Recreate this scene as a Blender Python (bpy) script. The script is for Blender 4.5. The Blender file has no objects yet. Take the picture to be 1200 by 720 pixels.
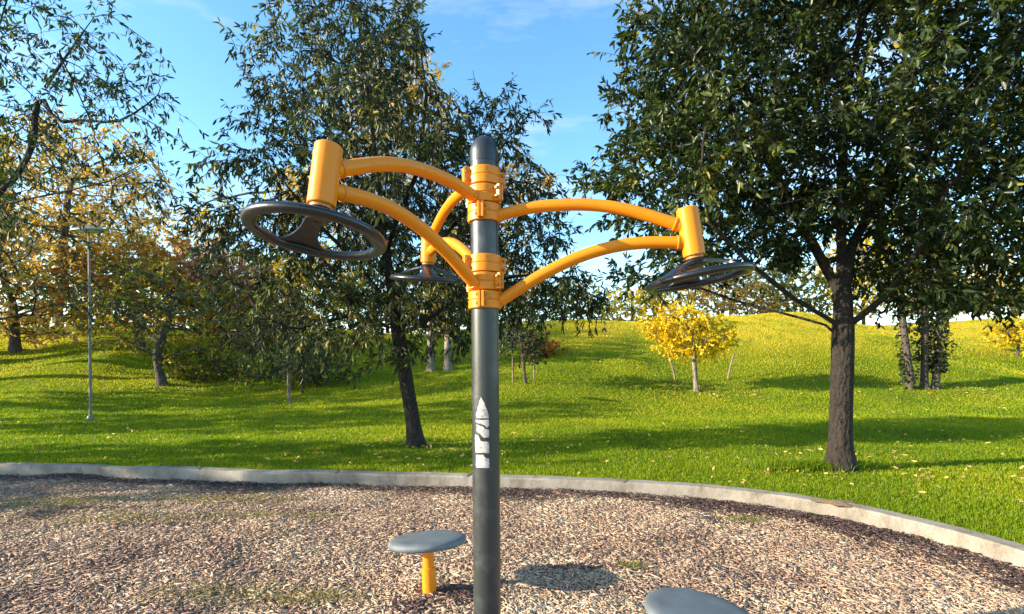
import bpy, math, random
import numpy as np
from mathutils import Vector, Matrix, Quaternion

SEED = 7
rng = np.random.default_rng(SEED)
random.seed(SEED)
scene = bpy.context.scene
COL = scene.collection
rad = math.radians

# ---------------------------------------------------------------- camera model (used to read positions off the photograph)
F, CX, HY, EYE = 610.0, 600.0, 425.0, 1.474
def at(px, py, Y):
    return np.array([(px-CX)/F*Y, Y, EYE-(py-HY)/F*Y])

# ---------------------------------------------------------------- noise
def _hash(ix, iy, s):
    h = (ix*374761393 + iy*668265263 + s*974634777) & 0xffffffff
    h = ((h ^ (h >> 13))*1274126177) & 0xffffffff
    return ((h ^ (h >> 16)) & 0xffff)/65535.0
def vnoise(x, y, s=0):
    x = np.asarray(x, float); y = np.asarray(y, float)
    ix = np.floor(x).astype(np.int64); iy = np.floor(y).astype(np.int64)
    fx = x-ix; fy = y-iy
    fx = fx*fx*(3-2*fx); fy = fy*fy*(3-2*fy)
    a = _hash(ix, iy, s); b = _hash(ix+1, iy, s); c = _hash(ix, iy+1, s); d = _hash(ix+1, iy+1, s)
    return (a*(1-fx)+b*fx)*(1-fy)+(c*(1-fx)+d*fx)*fy
def fbm(x, y, s=0, o=3):
    v = 0; a = .5; t = 0
    for k in range(o):
        v = v+a*vnoise(np.asarray(x)*2**k, np.asarray(y)*2**k, s+k*17); t += a; a *= .5
    return v/t

# ---------------------------------------------------------------- terrain
def H(x, y):
    x = np.asarray(x, float); y = np.asarray(y, float)
    yy = y+1.6*np.sin(x*.16+.7)+.8*np.sin(x*.37+2.)
    t = np.clip((yy-14)/20, 0, 1)
    s = t*t*(3-2*t)
    rise = 3.75+.30*np.sin(x*.17-.6)+.22*np.sin(x*.41+1)+.016*x
    z = .10+s*rise
    far = np.clip(y-38, 0, 400)
    z = z-.015*far
    bump = (fbm(x*.22+3, y*.22+9, 5)-.5)*np.clip((y-9)/12, 0, 1)*.85
    micro = (fbm(x*1.1, y*1.1, 8)-.5)*.05
    return z+bump+micro
def Hf(x, y): return float(H(np.array([x]), np.array([y]))[0])
def Hc(x, y):
    return -.028*np.exp(-np.clip(-bed_dist(x, y), 0, 9)/.3)+(fbm(np.asarray(x)*.9, np.asarray(y)*.9, 31)-.5)*.07+(fbm(np.asarray(x)*4, np.asarray(y)*4, 37)-.5)*.025
def ground_at(px, py):
    Y = 3.5
    while Y < 60:
        p = at(px, py, Y)
        if p[2] <= Hf(p[0], Y): return np.array([p[0], Y, Hf(p[0], Y)])
        Y += .05
    return np.array([p[0], Y, Hf(p[0], Y)])

# ---------------------------------------------------------------- mesh builder
class MB:
    def __init__(s): s.v = []; s.f = []; s.n = 0
    def add(s, v, f):
        v = np.asarray(v, float).reshape(-1, 3)
        s.v.append(v)
        s.f.extend([tuple(int(i)+s.n for i in q) for q in f])
        s.n += len(v); return s
    def tube(s, pts, radii, seg=12, cap=True, round_end=False):
        pts = np.asarray(pts, float); n = len(pts)
        radii = np.broadcast_to(np.asarray(radii, float), (n,))
        tan = np.gradient(pts, axis=0); tan /= np.linalg.norm(tan, axis=1)[:, None]+1e-9
        u = np.cross(tan[0], [0, 0, 1.]);
        if np.linalg.norm(u) < .1: u = np.cross(tan[0], [1., 0, 0])
        u /= np.linalg.norm(u); rings = []
        a = np.arange(seg)/seg*2*math.pi
        for i in range(n):
            u = u-tan[i]*np.dot(u, tan[i]); u /= np.linalg.norm(u)+1e-9
            w = np.cross(tan[i], u)
            rings.append(pts[i]+radii[i]*(np.cos(a)[:, None]*u+np.sin(a)[:, None]*w))
        f = []
        for i in range(n-1):
            for k in range(seg):
                k2 = (k+1) % seg
                f.append((i*seg+k, i*seg+k2, (i+1)*seg+k2, (i+1)*seg+k))
        if cap:
            f.append(tuple(range(seg-1, -1, -1))); f.append(tuple((n-1)*seg+k for k in range(seg)))
        return s.add(np.concatenate(rings), f)
    def lathe(s, prof, seg=40, M=None, closed=False, arc=None):
        prof = np.asarray(prof, float); n = len(prof)
        if arc: a = np.linspace(arc[0], arc[1], seg)
        else: a = np.arange(seg)/seg*2*math.pi
        v = np.zeros((n, seg, 3))
        v[:, :, 0] = prof[:, 0:1]*np.cos(a); v[:, :, 1] = prof[:, 0:1]*np.sin(a); v[:, :, 2] = prof[:, 1:2]
        v = v.reshape(-1, 3); f = []
        for i in range(n if closed else n-1):
            j = (i+1) % n
            for k in range(seg if not arc else seg-1):
                k2 = (k+1) % seg
                f.append((i*seg+k, i*seg+k2, j*seg+k2, j*seg+k))
        if arc and closed:
            f.append(tuple(i*seg for i in range(n))); f.append(tuple(i*seg+seg-1 for i in range(n-1, -1, -1)))
        elif not closed and not arc:
            if prof[0, 0] > 1e-6: f.append(tuple(range(seg-1, -1, -1)))
            if prof[-1, 0] > 1e-6: f.append(tuple((n-1)*seg+k for k in range(seg)))
        if M is not None: v = xf(v, M)
        return s.add(v, f)
    def box(s, c, size, M=None, bev=0.0):
        hx, hy, hz = [k/2 for k in size]; b = min(bev, hx*.45, hy*.45, hz*.45)
        if b <= 0:
            v = np.array([[x, y, z] for x in (-hx, hx) for y in (-hy, hy) for z in (-hz, hz)])
            f = [(0, 1, 3, 2), (4, 6, 7, 5), (0, 4, 5, 1), (2, 3, 7, 6), (0, 2, 6, 4), (1, 5, 7, 3)]
        else:
            loop = [(-hx+b, -hy), (hx-b, -hy), (hx, -hy+b), (hx, hy-b), (hx-b, hy), (-hx+b, hy), (-hx, hy-b), (-hx, -hy+b)]
            def sc(l, q): return [((abs(x)-q)*np.sign(x), (abs(y)-q)*np.sign(y)) for x, y in l]
            rows = [(sc(loop, b), -hz), (loop, -hz+b), (loop, hz-b), (sc(loop, b), hz)]
            v = np.array([[x, y, z] for l, z in rows for x, y in l]); f = []
            for i in range(3):
                for k in range(8):
                    k2 = (k+1) % 8; f.append((i*8+k, i*8+k2, (i+1)*8+k2, (i+1)*8+k))
            f.append(tuple(range(7, -1, -1))); f.append(tuple(24+k for k in range(8)))
        v = v+np.asarray(c, float)
        if M is not None: v = xf(v, M)
        return s.add(v, f)
    def build(s, name, mat, parent=None, smooth=35):
        me = bpy.data.meshes.new(name)
        me.from_pydata(np.concatenate(s.v).tolist(), [], s.f)
        me.materials.append(mat); me.update()
        if smooth:
            me.polygons.foreach_set('use_smooth', np.ones(len(me.polygons), bool))
            me.set_sharp_from_angle(angle=rad(smooth))
        o = bpy.data.objects.new(name, me); COL.objects.link(o)
        if parent is not None: o.parent = parent
        return o
def xf(v, M):
    M = np.array(M); return v@M[:3, :3].T+M[:3, 3]
def raw_mesh(name, v, faces, mat, parent=None, tint=None, smooth=True, uv=None):
    """v (n,3); faces: list of (m,k) int arrays."""
    me = bpy.data.meshes.new(name)
    me.vertices.add(len(v)); me.vertices.foreach_set('co', np.asarray(v, np.float32).ravel())
    tot = sum(f.size for f in faces); npoly = sum(len(f) for f in faces)
    me.loops.add(tot); me.polygons.add(npoly)
    me.loops.foreach_set('vertex_index', np.concatenate([f.ravel() for f in faces]).astype(np.int32))
    ls = []; o = 0
    for f in faces:
        ls.append(o+np.arange(len(f))*f.shape[1]); o += f.size
    me.polygons.foreach_set('loop_start', np.concatenate(ls).astype(np.int32))
    me.materials.append(mat)
    if smooth: me.polygons.foreach_set('use_smooth', np.ones(npoly, bool))
    if tint is not None:
        at_ = me.attributes.new('tint', 'FLOAT', 'POINT'); at_.data.foreach_set('value', np.asarray(tint, np.float32))
    me.update(calc_edges=True); me.validate()
    ob = bpy.data.objects.new(name, me); COL.objects.link(ob)
    if parent is not None: ob.parent = parent
    return ob
def empty(name, loc=(0, 0, 0)):
    o = bpy.data.objects.new(name, None); COL.objects.link(o); o.location = tuple(float(k) for k in loc)
    o.empty_display_size = .1
    return o
def tag(o, label=None, cat=None, group=None, kind=None):
    if label: o['label'] = label
    if cat: o['category'] = cat
    if group: o['group'] = group
    if kind: o['kind'] = kind
    return o
def copy_tree(o, parent=None):
    c = o.copy(); COL.objects.link(c)
    if parent is not None: c.parent = parent
    for ch in list(o.children): copy_tree(ch, c)
    return c

# ---------------------------------------------------------------- materials
def mat(name):
    m = bpy.data.materials.new(name); m.use_nodes = True
    nt = m.node_tree
    return m, nt, nt.nodes, nt.links, nt.nodes['Principled BSDF']
def ramp(n, cols):
    r = n.new('ShaderNodeValToRGB'); e = r.color_ramp.elements
    while len(e) < len(cols): e.new(.5)
    for k, (p, c) in enumerate(cols):
        e[k].position = p; e[k].color = (*c, 1)
    return r
def noise(n, l, scale, detail=4, rough=.6, coord=None, stretch=None):
    t = n.new('ShaderNodeTexNoise'); t.inputs['Scale'].default_value = scale
    t.inputs['Detail'].default_value = detail; t.inputs['Roughness'].default_value = rough
    if coord is None:
        c = n.new('ShaderNodeTexCoord'); coord = c.outputs['Object']
    if stretch:
        mp = n.new('ShaderNodeMapping'); mp.inputs['Scale'].default_value = stretch
        l.new(coord, mp.inputs['Vector']); coord = mp.outputs['Vector']
    l.new(coord, t.inputs['Vector'])
    return t
def bump(n, l, src, p, strength=.3, dist=.01):
    b = n.new('ShaderNodeBump'); b.inputs['Strength'].default_value = strength; b.inputs['Distance'].default_value = dist
    l.new(src, b.inputs['Height']); l.new(b.outputs['Normal'], p.inputs['Normal']); return b

def paint_mat(name, base, worn, scale=14, rough=.38, coat=.25, lo=.62, hi=.72, bumps=.04, nick=None):
    m, nt, n, l, p = mat(name)
    t = noise(n, l, scale, 6, .65)
    r = ramp(n, [(0, base), (lo, tuple(k*.93 for k in base)), (hi, worn), (1, worn)]); l.new(t.outputs['Fac'], r.inputs['Fac'])
    out = r.outputs['Color']
    if nick:      # small paint nicks and grime specks
        tn = noise(n, l, 38, 5, .7); rn = ramp(n, [(.655, (0, 0, 0)), (.70, (.8, .8, .8))]); l.new(tn.outputs['Fac'], rn.inputs['Fac'])
        mn = n.new('ShaderNodeMix'); mn.data_type = 'RGBA'; l.new(rn.outputs['Color'], mn.inputs[0]); l.new(out, mn.inputs[6]); mn.inputs[7].default_value = (*nick, 1); out = mn.outputs[2]
    l.new(out, p.inputs['Base Color'])
    t2 = noise(n, l, 60, 4); r2 = ramp(n, [(.3, (rough-.08,)*3), (.75, (rough+.16,)*3)]); l.new(t2.outputs['Fac'], r2.inputs['Fac'])
    l.new(r2.outputs['Color'], p.inputs['Roughness'])
    p.inputs['Coat Weight'].default_value = coat; p.inputs['Coat Roughness'].default_value = .25
    bump(n, l, t2.outputs['Fac'], p, bumps, .004)
    return m
M_YEL = paint_mat('yellow_paint', (.80, .250, .001), (.64, .165, .001), 9, .42, .05, .58, .80, .04, (.22, .10, .03))
M_YEL.node_tree.nodes['Principled BSDF'].inputs['Specular IOR Level'].default_value = .35
M_POST = paint_mat('charcoal_powder_coat', (.024, .029, .029), (.085, .092, .088), 6, .38, .3, .52, .80, .10)
M_POST.node_tree.nodes['Principled BSDF'].inputs['Coat Roughness'].default_value = .34
M_CAP = paint_mat('black_cap_plastic', (.022, .025, .030), (.05, .055, .06), 30, .42, .1)
M_WHEEL = paint_mat('dark_wheel_coating', (.008, .010, .011), (.020, .022, .023), 18, .30, .35)
M_BOLT = paint_mat('bolt_steel', (.55, .21, .015), (.16, .10, .05), 160, .45, .1, .5, .6)
M_STICK, _nt, _n, _l, _p = mat('old_white_decal')
_t = noise(_n, _l, 55, 5); _r = ramp(_n, [(.35, (.26, .23, .21)), (.48, (.50, .45, .42)), (1, (.58, .53, .50))])
_l.new(_t.outputs['Fac'], _r.inputs['Fac']); _l.new(_r.outputs['Color'], _p.inputs['Base Color']); _p.inputs['Roughness'].default_value = .7
M_SEAT, _nt, _n, _l, _p = mat('grey_textured_seat')
_t = noise(_n, _l, 320, 2); _t2 = noise(_n, _l, 9, 5)
_r = ramp(_n, [(.3, (.10, .115, .120)), (.7, (.165, .182, .190))]); _l.new(_t2.outputs['Fac'], _r.inputs['Fac'])
_l.new(_r.outputs['Color'], _p.inputs['Base Color']); _p.inputs['Roughness'].default_value = .5
bump(_n, _l, _t.outputs['Fac'], _p, .55, .006)

def leaf_mat(name, cols, trans=.38, rough=.42):
    m, nt, n, l, p = mat(name)
    a = n.new('ShaderNodeAttribute'); a.attribute_name = 'tint'
    r = ramp(n, cols); l.new(a.outputs['Fac'], r.inputs['Fac'])
    l.new(r.outputs['Color'], p.inputs['Base Color']); p.inputs['Roughness'].default_value = rough; p.inputs['Specular IOR Level'].default_value = .28
    tr = n.new('ShaderNodeBsdfTranslucent')
    hs = n.new('ShaderNodeHueSaturation'); hs.inputs['Saturation'].default_value = 1.1; hs.inputs['Value'].default_value = 1.35
    l.new(r.outputs['Color'], hs.inputs['Color']); l.new(hs.outputs['Color'], tr.inputs['Color'])
    mx = n.new('ShaderNodeMixShader'); mx.inputs[0].default_value = trans
    l.new(p.outputs[0], mx.inputs[1]); l.new(tr.outputs[0], mx.inputs[2])
    l.new(mx.outputs[0], n['Material Output'].inputs['Surface'])
    return m
def bark_mat(name, dark, light, scale=9):
    m, nt, n, l, p = mat(name)
    t = noise(n, l, scale, 8, .7, stretch=(1, 1, .34)); t2 = noise(n, l, 3, 4)
    v = n.new('ShaderNodeTexVoronoi'); v.inputs['Scale'].default_value = scale*2.4
    c = n.new('ShaderNodeTexCoord'); mp = n.new('ShaderNodeMapping'); mp.inputs['Scale'].default_value = (1, 1, .34)
    l.new(c.outputs['Object'], mp.inputs['Vector'])
    dn = noise(n, l, 7, 4, .6); sc_ = n.new('ShaderNodeVectorMath'); sc_.operation = 'MULTIPLY_ADD'; sc_.inputs[1].default_value = (.16, .16, .16)
    l.new(dn.outputs['Color'], sc_.inputs[0]); l.new(mp.outputs['Vector'], sc_.inputs[2]); l.new(sc_.outputs[0], v.inputs['Vector'])
    mu = n.new('ShaderNodeMath'); mu.operation = 'MULTIPLY'; l.new(t.outputs['Fac'], mu.inputs[0]); l.new(v.outputs['Distance'], mu.inputs[1])
    r = ramp(n, [(.05, dark), (.5, light)]); l.new(mu.outputs[0], r.inputs['Fac'])
    l.new(r.outputs['Color'], p.inputs['Base Color']); p.inputs['Roughness'].default_value = .9
    bump(n, l, mu.outputs[0], p, 1.0, .06)
    return m
M_BARK_D = bark_mat('dark_bark', (.008, .0055, .004), (.040, .027, .018))
M_BARK_M = bark_mat('grey_brown_bark', (.035, .027, .02), (.14, .11, .085))
M_BARK_P = bark_mat('pale_bark', (.10, .075, .055), (.34, .28, .21), 5)
M_WOODP = bark_mat('stake_wood', (.16, .11, .07), (.34, .25, .17), 5)

G = lambda *c: c
L_OAK = leaf_mat('oak_leaves', [(0, (.013, .022, .007)), (.45, (.030, .048, .011)), (.78, (.062, .086, .016)), (.97, (.14, .16, .022)), (1, (.32, .26, .04))], .30, .36)
L_WIL = leaf_mat('willow_oak_leaves', [(0, (.016, .024, .010)), (.42, (.040, .052, .018)), (.70, (.095, .115, .028)), (.90, (.20, .21, .045)), (1, (.42, .33, .10))], .30, .40)
L_LEFT = leaf_mat('thin_canopy_leaves', [(0, (.018, .032, .014)), (.55, (.035, .06, .018)), (.82, (.09, .11, .02)), (1, (.36, .28, .04))], .35, .42)
L_YEL = leaf_mat('yellow_leaves', [(0, (.34, .24, .012)), (.4, (.68, .48, .016)), (.8, (.86, .66, .03)), (1, (.88, .72, .12))], .45)
L_TAN = leaf_mat('tan_leaves', [(0, (.20, .15, .03)), (.4, (.50, .34, .08)), (.75, (.72, .50, .16)), (1, (.74, .46, .24))], .42)
L_RED = leaf_mat('russet_leaves', [(0, (.10, .09, .02)), (.3, (.34, .20, .03)), (.65, (.56, .17, .03)), (1, (.66, .30, .10))], .42)
L_MIX = leaf_mat('green_gold_leaves', [(0, (.045, .06, .012)), (.35, (.13, .15, .02)), (.65, (.36, .29, .03)), (.9, (.58, .40, .04)), (1, (.45, .15, .04))], .42)
L_PINK = leaf_mat('pink_tan_leaves', [(0, (.22, .12, .06)), (.5, (.58, .28, .15)), (1, (.72, .45, .26))], .42)
L_DGRN = leaf_mat('dark_evergreen_leaves', [(0, (.014, .022, .010)), (.6, (.03, .045, .015)), (1, (.07, .085, .025))], .25)

# ground materials
M_LAWN, nt, n, l, p = mat('lawn_turf')
c = n.new('ShaderNodeTexCoord')
t1 = noise(n, l, .35, 5, .6, c.outputs['Object']); t2 = noise(n, l, 9, 6, .75, c.outputs['Object'], (1, .45, 1)); t3 = noise(n, l, 1.6, 4, .6, c.outputs['Object'], (1, .6, 1))
r1 = ramp(n, [(.3, (.10, .145, .004)), (.55, (.20, .235, .005)), (.75, (.31, .28, .010))]); l.new(t1.outputs['Fac'], r1.inputs['Fac'])
r2 = ramp(n, [(.30, (.35, .38, .35)), (.55, (.95, .95, .95)), (.8, (1.35, 1.3, 1.1))]); l.new(t2.outputs['Fac'], r2.inputs['Fac'])
mx = n.new('ShaderNodeMix'); mx.data_type = 'RGBA'; mx.blend_type = 'MULTIPLY'; mx.inputs[0].default_value = 1
l.new(r1.outputs['Color'], mx.inputs[6]); l.new(r2.outputs['Color'], mx.inputs[7])
# dry grass higher up the bank (height based) and brown litter patches
sx = n.new('ShaderNodeSeparateXYZ'); l.new(c.outputs['Object'], sx.inputs[0])
mr = n.new('ShaderNodeMapRange'); mr.inputs[1].default_value = 1.5; mr.inputs[2].default_value = 2.9; l.new(sx.outputs[2], mr.inputs[0])
mm = n.new('ShaderNodeMath'); mm.operation = 'MULTIPLY'; l.new(mr.outputs[0], mm.inputs[0])
r3 = ramp(n, [(.30, (.05, .05, .05)), (.52, (1, 1, 1))]); l.new(t3.outputs['Fac'], r3.inputs['Fac']); l.new(r3.outputs['Color'], mm.inputs[1])
mx2 = n.new('ShaderNodeMix'); mx2.data_type = 'RGBA'; mrx = n.new('ShaderNodeMapRange'); mrx.inputs[1].default_value = -2; mrx.inputs[2].default_value = 9; mrx.inputs[3].default_value = .3; l.new(sx.outputs[0], mrx.inputs[0])
mmx = n.new('ShaderNodeMath'); mmx.operation = 'MULTIPLY'; l.new(mm.outputs[0], mmx.inputs[0]); l.new(mrx.outputs[0], mmx.inputs[1])
l.new(mmx.outputs[0], mx2.inputs[0])
l.new(mx.outputs[2], mx2.inputs[6]); mx2.inputs[7].default_value = (.50, .36, .02, 1)
l.new(mx2.outputs[2], p.inputs['Base Color']); p.inputs['Roughness'].default_value = .95; p.inputs['Specular IOR Level'].default_value = .1
bump(n, l, t2.outputs['Fac'], p, 1.0, .12)
M_GRASS = leaf_mat('grass_blades', [(0, (.085, .145, .003)), (.5, (.205, .285, .004)), (.85, (.34, .36, .006)), (1, (.52, .42, .03))], .45, .5)
M_WEED = leaf_mat('weeds', [(0, (.09, .11, .015)), (1, (.30, .28, .06))], .35, .6)

M_BED, nt, n, l, p = mat('chip_bed_soil')
t1 = noise(n, l, 45, 6, .75); t2 = noise(n, l, 1.3, 4)
r1 = ramp(n, [(.3, (.13, .08, .055)), (.5, (.30, .19, .125)), (.7, (.46, .31, .20))]); l.new(t1.outputs['Fac'], r1.inputs['Fac'])
l.new(r1.outputs['Color'], p.inputs['Base Color']); p.inputs['Roughness'].default_value = .95
bump(n, l, t1.outputs['Fac'], p, 1, .03)
def chip_mat(name, cols):
    m, nt, n, l, p = mat(name)
    a = n.new('ShaderNodeAttribute'); a.attribute_name = 'tint'
    r = ramp(n, cols); l.new(a.outputs['Fac'], r.inputs['Fac'])
    t = noise(n, l, 90, 3); mx = n.new('ShaderNodeMix'); mx.data_type = 'RGBA'; mx.blend_type = 'MULTIPLY'; mx.inputs[0].default_value = .5
    l.new(r.outputs['Color'], mx.inputs[6]); l.new(t.outputs['Color'], mx.inputs[7])
    rr = ramp(n, [(.3, (.6, .6, .6)), (.6, (1, 1, 1))]); l.new(t.outputs['Fac'], rr.inputs['Fac']); l.new(rr.outputs['Color'], mx.inputs[7])
    l.new(mx.outputs[2], p.inputs['Base Color']); p.inputs['Roughness'].default_value = .85
    return m
M_CHIP = chip_mat('wood_chips', [(0, (.095, .052, .037)), (.2, (.26, .15, .106)), (.5, (.48, .315, .20)), (.8, (.63, .45, .285)), (1, (.74, .59, .41))])
M_MULCH = chip_mat('dark_bark_mulch', [(0, (.028, .016, .014)), (.5, (.075, .04, .034)), (1, (.17, .095, .075))])
M_CURB, nt, n, l, p = mat('kerb_concrete')
t1 = noise(n, l, 2.2, 6, .7); t2 = noise(n, l, 70, 4)
r1 = ramp(n, [(.3, (.19, .155, .115)), (.5, (.29, .245, .19)), (.7, (.35, .305, .25))]); l.new(t1.outputs['Fac'], r1.inputs['Fac'])
r2 = ramp(n, [(.3, (.8, .8, .8)), (.6, (1, 1, 1))]); l.new(t2.outputs['Fac'], r2.inputs['Fac'])
mx = n.new('ShaderNodeMix'); mx.data_type = 'RGBA'; mx.blend_type = 'MULTIPLY'; mx.inputs[0].default_value = 1
l.new(r1.outputs['Color'], mx.inputs[6]); l.new(r2.outputs['Color'], mx.inputs[7]); l.new(mx.outputs[2], p.inputs['Base Color'])
t3 = noise(n, l, 5, 6, .75, None, (1, 1, .5)); r3 = ramp(n, [(.34, (.50, .46, .42)), (.52, (1, 1, 1))]); l.new(t3.outputs['Fac'], r3.inputs['Fac'])
mx3 = n.new('ShaderNodeMix'); mx3.data_type = 'RGBA'; mx3.blend_type = 'MULTIPLY'; mx3.inputs[0].default_value = .8
l.new(mx.outputs[2], mx3.inputs[6]); l.new(r3.outputs['Color'], mx3.inputs[7]); l.new(mx3.outputs[2], p.inputs['Base Color'])
p.inputs['Roughness'].default_value = .9; bump(n, l, t2.outputs['Fac'], p, .4, .01)
M_SOIL, nt, n, l, p = mat('loose_soil')
t1 = noise(n, l, 60, 5, .7); r1 = ramp(n, [(.3, (.15, .085, .04)), (.7, (.38, .24, .12))]); l.new(t1.outputs['Fac'], r1.inputs['Fac'])
l.new(r1.outputs['Color'], p.inputs['Base Color']); p.inputs['Roughness'].default_value = .95; bump(n, l, t1.outputs['Fac'], p, 1, .02)
M_LAMP = paint_mat('lamp_grey_paint', (.17, .165, .15), (.13, .12, .11), 5, .5, 0)
M_DPOLE = paint_mat('dark_pole_paint', (.05, .045, .04), (.08, .07, .06), 5, .6, 0)
M_GLASS, nt, n, l, p = mat('lamp_lens'); p.inputs['Base Color'].default_value = (.7, .7, .68, 1); p.inputs['Roughness'].default_value = .25
t1 = noise(n, l, 20); bump(n, l, t1.outputs['Fac'], p, .05)

# ---------------------------------------------------------------- play bed outline (closed, star shaped about CB)
CB = np.array([-2.0, 1.5])
KERB = [(-6.82, 6.93), (-5, 6.66), (-3.16, 6.43), (-1.6, 6.31), (-.457, 6.19), (.5, 6.05), (1.44, 5.87), (2.2, 5.63), (2.72, 5.33), (3.19, 4.90),
        (3.50, 4.37), (3.69, 3.75), (3.74, 3.0), (3.65, 2.0), (3.5, .5), (3.1, -1.5), (1.5, -4), (-2, -5.2), (-6, -5), (-10, -2.5), (-12, 1.5), (-11.6, 5.4), (-9.8, 6.9)]
_ang = np.array([math.atan2(y-CB[1], x-CB[0]) for x, y in KERB]); _r = np.array([math.hypot(x-CB[0], y-CB[1]) for x, y in KERB])
_o = np.argsort(_ang); _ang = _ang[_o]; _r = _r[_o]
_a3 = np.concatenate([_ang-2*math.pi, _ang, _ang+2*math.pi]); _r3 = np.concatenate([_r]*3)
def kerb_r_raw(a): return np.interp(a, _a3, _r3)
_fa = np.linspace(-math.pi, math.pi, 1441)[:-1]
_fr = kerb_r_raw(_fa)
_k = np.exp(-np.linspace(-2, 2, 25)**2); _k /= _k.sum()
_fr = np.convolve(np.concatenate([_fr[-12:], _fr, _fr[:12]]), _k, 'valid')
def kerb_r(a):
    a = (np.asarray(a)+math.pi) % (2*math.pi)-math.pi
    return np.interp(a, np.concatenate([_fa, [math.pi]]), np.concatenate([_fr, [_fr[0]]]))
def bed_dist(x, y):     # positive = outside the kerb's inner face
    dx = np.asarray(x)-CB[0]; dy = np.asarray(y)-CB[1]
    return np.hypot(dx, dy)-kerb_r(np.arctan2(dy, dx))
KW = .16
def polar_sheet(name, material, d_list, zfun, inner=False, na=900):
    a = np.linspace(-math.pi, math.pi, na+1)[:-1]; R = kerb_r(a)
    rings = []
    for d in d_list:
        rr = R*d if inner else R+d
        x = CB[0]+rr*np.cos(a); y = CB[1]+rr*np.sin(a)
        rings.append(np.stack([x, y, zfun(x, y)], 1))
    v = np.concatenate(rings); k = np.arange(na); k2 = (k+1) % na; fs = []
    for i in range(len(d_list)-1):
        fs.append(np.stack([i*na+k, (i+1)*na+k, (i+1)*na+k2, i*na+k2], 1))
    return raw_mesh(name, v, fs, material)
dl = [KW-.03, KW+.05, .3, .45]
while dl[-1] < 70: dl.append(dl[-1]+min(.14+.012*dl[-1], .6))
dl += [80, 100, 140, 220, 400, 900]
lawn = polar_sheet('lawn', M_LAWN, dl, lambda x, y: H(x, y)-.004)
tag(lawn, 'green grass lawn rising to a grassy bank', None, None, 'structure')
bed = polar_sheet('wood_chip_bed', M_BED, np.linspace(.002, 1.02, 60), lambda x, y: Hc(x, y)-.008, True)
tag(bed, 'play area ground covered in tan wood chips', None, None, 'structure')
# kerb
a = np.linspace(-math.pi, math.pi, 1201)[:-1]; R = kerb_r(a); na = len(a)
prof = [(-.0, -.15), (-.0, .095), (.012, .115), (KW-.02, .122), (KW, .108), (KW, -.15)]
wob = (fbm(a*30+50, a*0, 77)-.5)*.012
v = []
for d, z in prof:
    rr = R+d; v.append(np.stack([CB[0]+rr*np.cos(a), CB[1]+rr*np.sin(a), np.full(na, z)+(wob if z > 0 else 0)], 1))
k = np.arange(na); k2 = (k+1) % na
joint = [int(x) for x in np.arange(10, na, 64)]
fs = [np.stack([i*na+k, i*na+k2, (i+1)*na+k2, (i+1)*na+k], 1) for i in range(5)]
V = np.concatenate(v)
for j in joint:      # tooled joints: a narrow dip across the top
    for i in (1, 2, 3, 4): V[i*na+j, 2] -= .011
    V[1*na+j, :2] += (V[2*na+j, :2]-V[1*na+j, :2])*.5
kerb = raw_mesh('kerb', V, fs, M_CURB, smooth=False)
kerb.data.polygons.foreach_set('use_smooth', np.ones(len(kerb.data.polygons), bool)); kerb.data.set_sharp_from_angle(angle=rad(30))
tag(kerb, 'pale concrete kerb curving round the wood chip bed', None, None, 'structure')

# ---------------------------------------------------------------- wood chips
def chips(name, material, n, sampler, lmin, lmax, label, tintf, lift=.009):
    x, y = sampler(n); n = len(x)
    z = Hc(x, y)+rng.uniform(-.004, lift, n)
    L = rng.uniform(lmin, lmax, n)**1; W = L*rng.uniform(.15, .36, n); T = rng.uniform(.0015, .0038, n)
    yaw = rng.uniform(0, 2*math.pi, n); pit = rng.normal(0, .08, n); rol = rng.normal(0, .13, n)
    u = np.stack([np.cos(yaw)*np.cos(pit), np.sin(yaw)*np.cos(pit), np.sin(pit)], 1)
    s_ = np.stack([-np.sin(yaw), np.cos(yaw), np.zeros(n)], 1)
    w = np.cross(u, s_); c_, q_ = np.cos(rol)[:, None], np.sin(rol)[:, None]
    s2 = s_*c_+w*q_; w2 = w*c_-s_*q_
    P = np.stack([x, y, z], 1)
    vs = []
    for a_, b_, c2 in [(-1, -.6, -1), (-.8, .7, -1), (1, .5, -1), (.9, -.8, -1), (-1, -.6, 1), (-.8, .7, 1), (1, .5, 1), (.9, -.8, 1)]:
        ja = rng.uniform(.75, 1.1, n)
        vs.append(P+u*(a_*L/2*ja)[:, None]+s2*(b_*W/2)[:, None]+w2*(c2*T/2)[:, None])
    V = np.stack(vs, 1).reshape(-1, 3)
    base = np.arange(n)[:, None]*8
    quads = np.concatenate([base+np.array(q) for q in [(4, 7, 6, 5), (0, 1, 2, 3), (0, 4, 5, 1), (1, 5, 6, 2), (2, 6, 7, 3), (3, 7, 4, 0)]])
    o = raw_mesh(name, V, [quads], material, tint=np.repeat(tintf(x, y), 8), smooth=False)
    return tag(o, label, None, None, 'stuff')
def s_bed(n):
    Y = np.exp(rng.uniform(math.log(2.6), math.log(7.4), n*2)); X = rng.uniform(-1.04, 1.04, n*2)*Y
    ok = (bed_dist(X, Y) < -.02) & (rng.random(n*2) > mulch_w(X, Y)*.85)
    return X[ok][:n], Y[ok][:n]
def mulch_w(x, y):
    d = -bed_dist(x, y)
    return np.clip(1.35-d/(.30+.62*vnoise(x*.9+5, y*.9, 3)**1.5), 0, 1)*np.clip(.30+1.5*vnoise(x*1.9, y*1.9, 12), 0, 1)
def t_chip(x, y):
    b = .6*fbm(x*1.0, y*1.0, 41)+.4*fbm(x*3.1, y*4.2, 43)
    left = np.clip((-x-.5)/4, 0, 1)*.12  # shade on the left of the bed, put into the chip tint
    return np.clip(rng.beta(2.2, 1.9, len(x))*.75+(b-.5)*1.15+.17-left, 0, 1)
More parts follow.
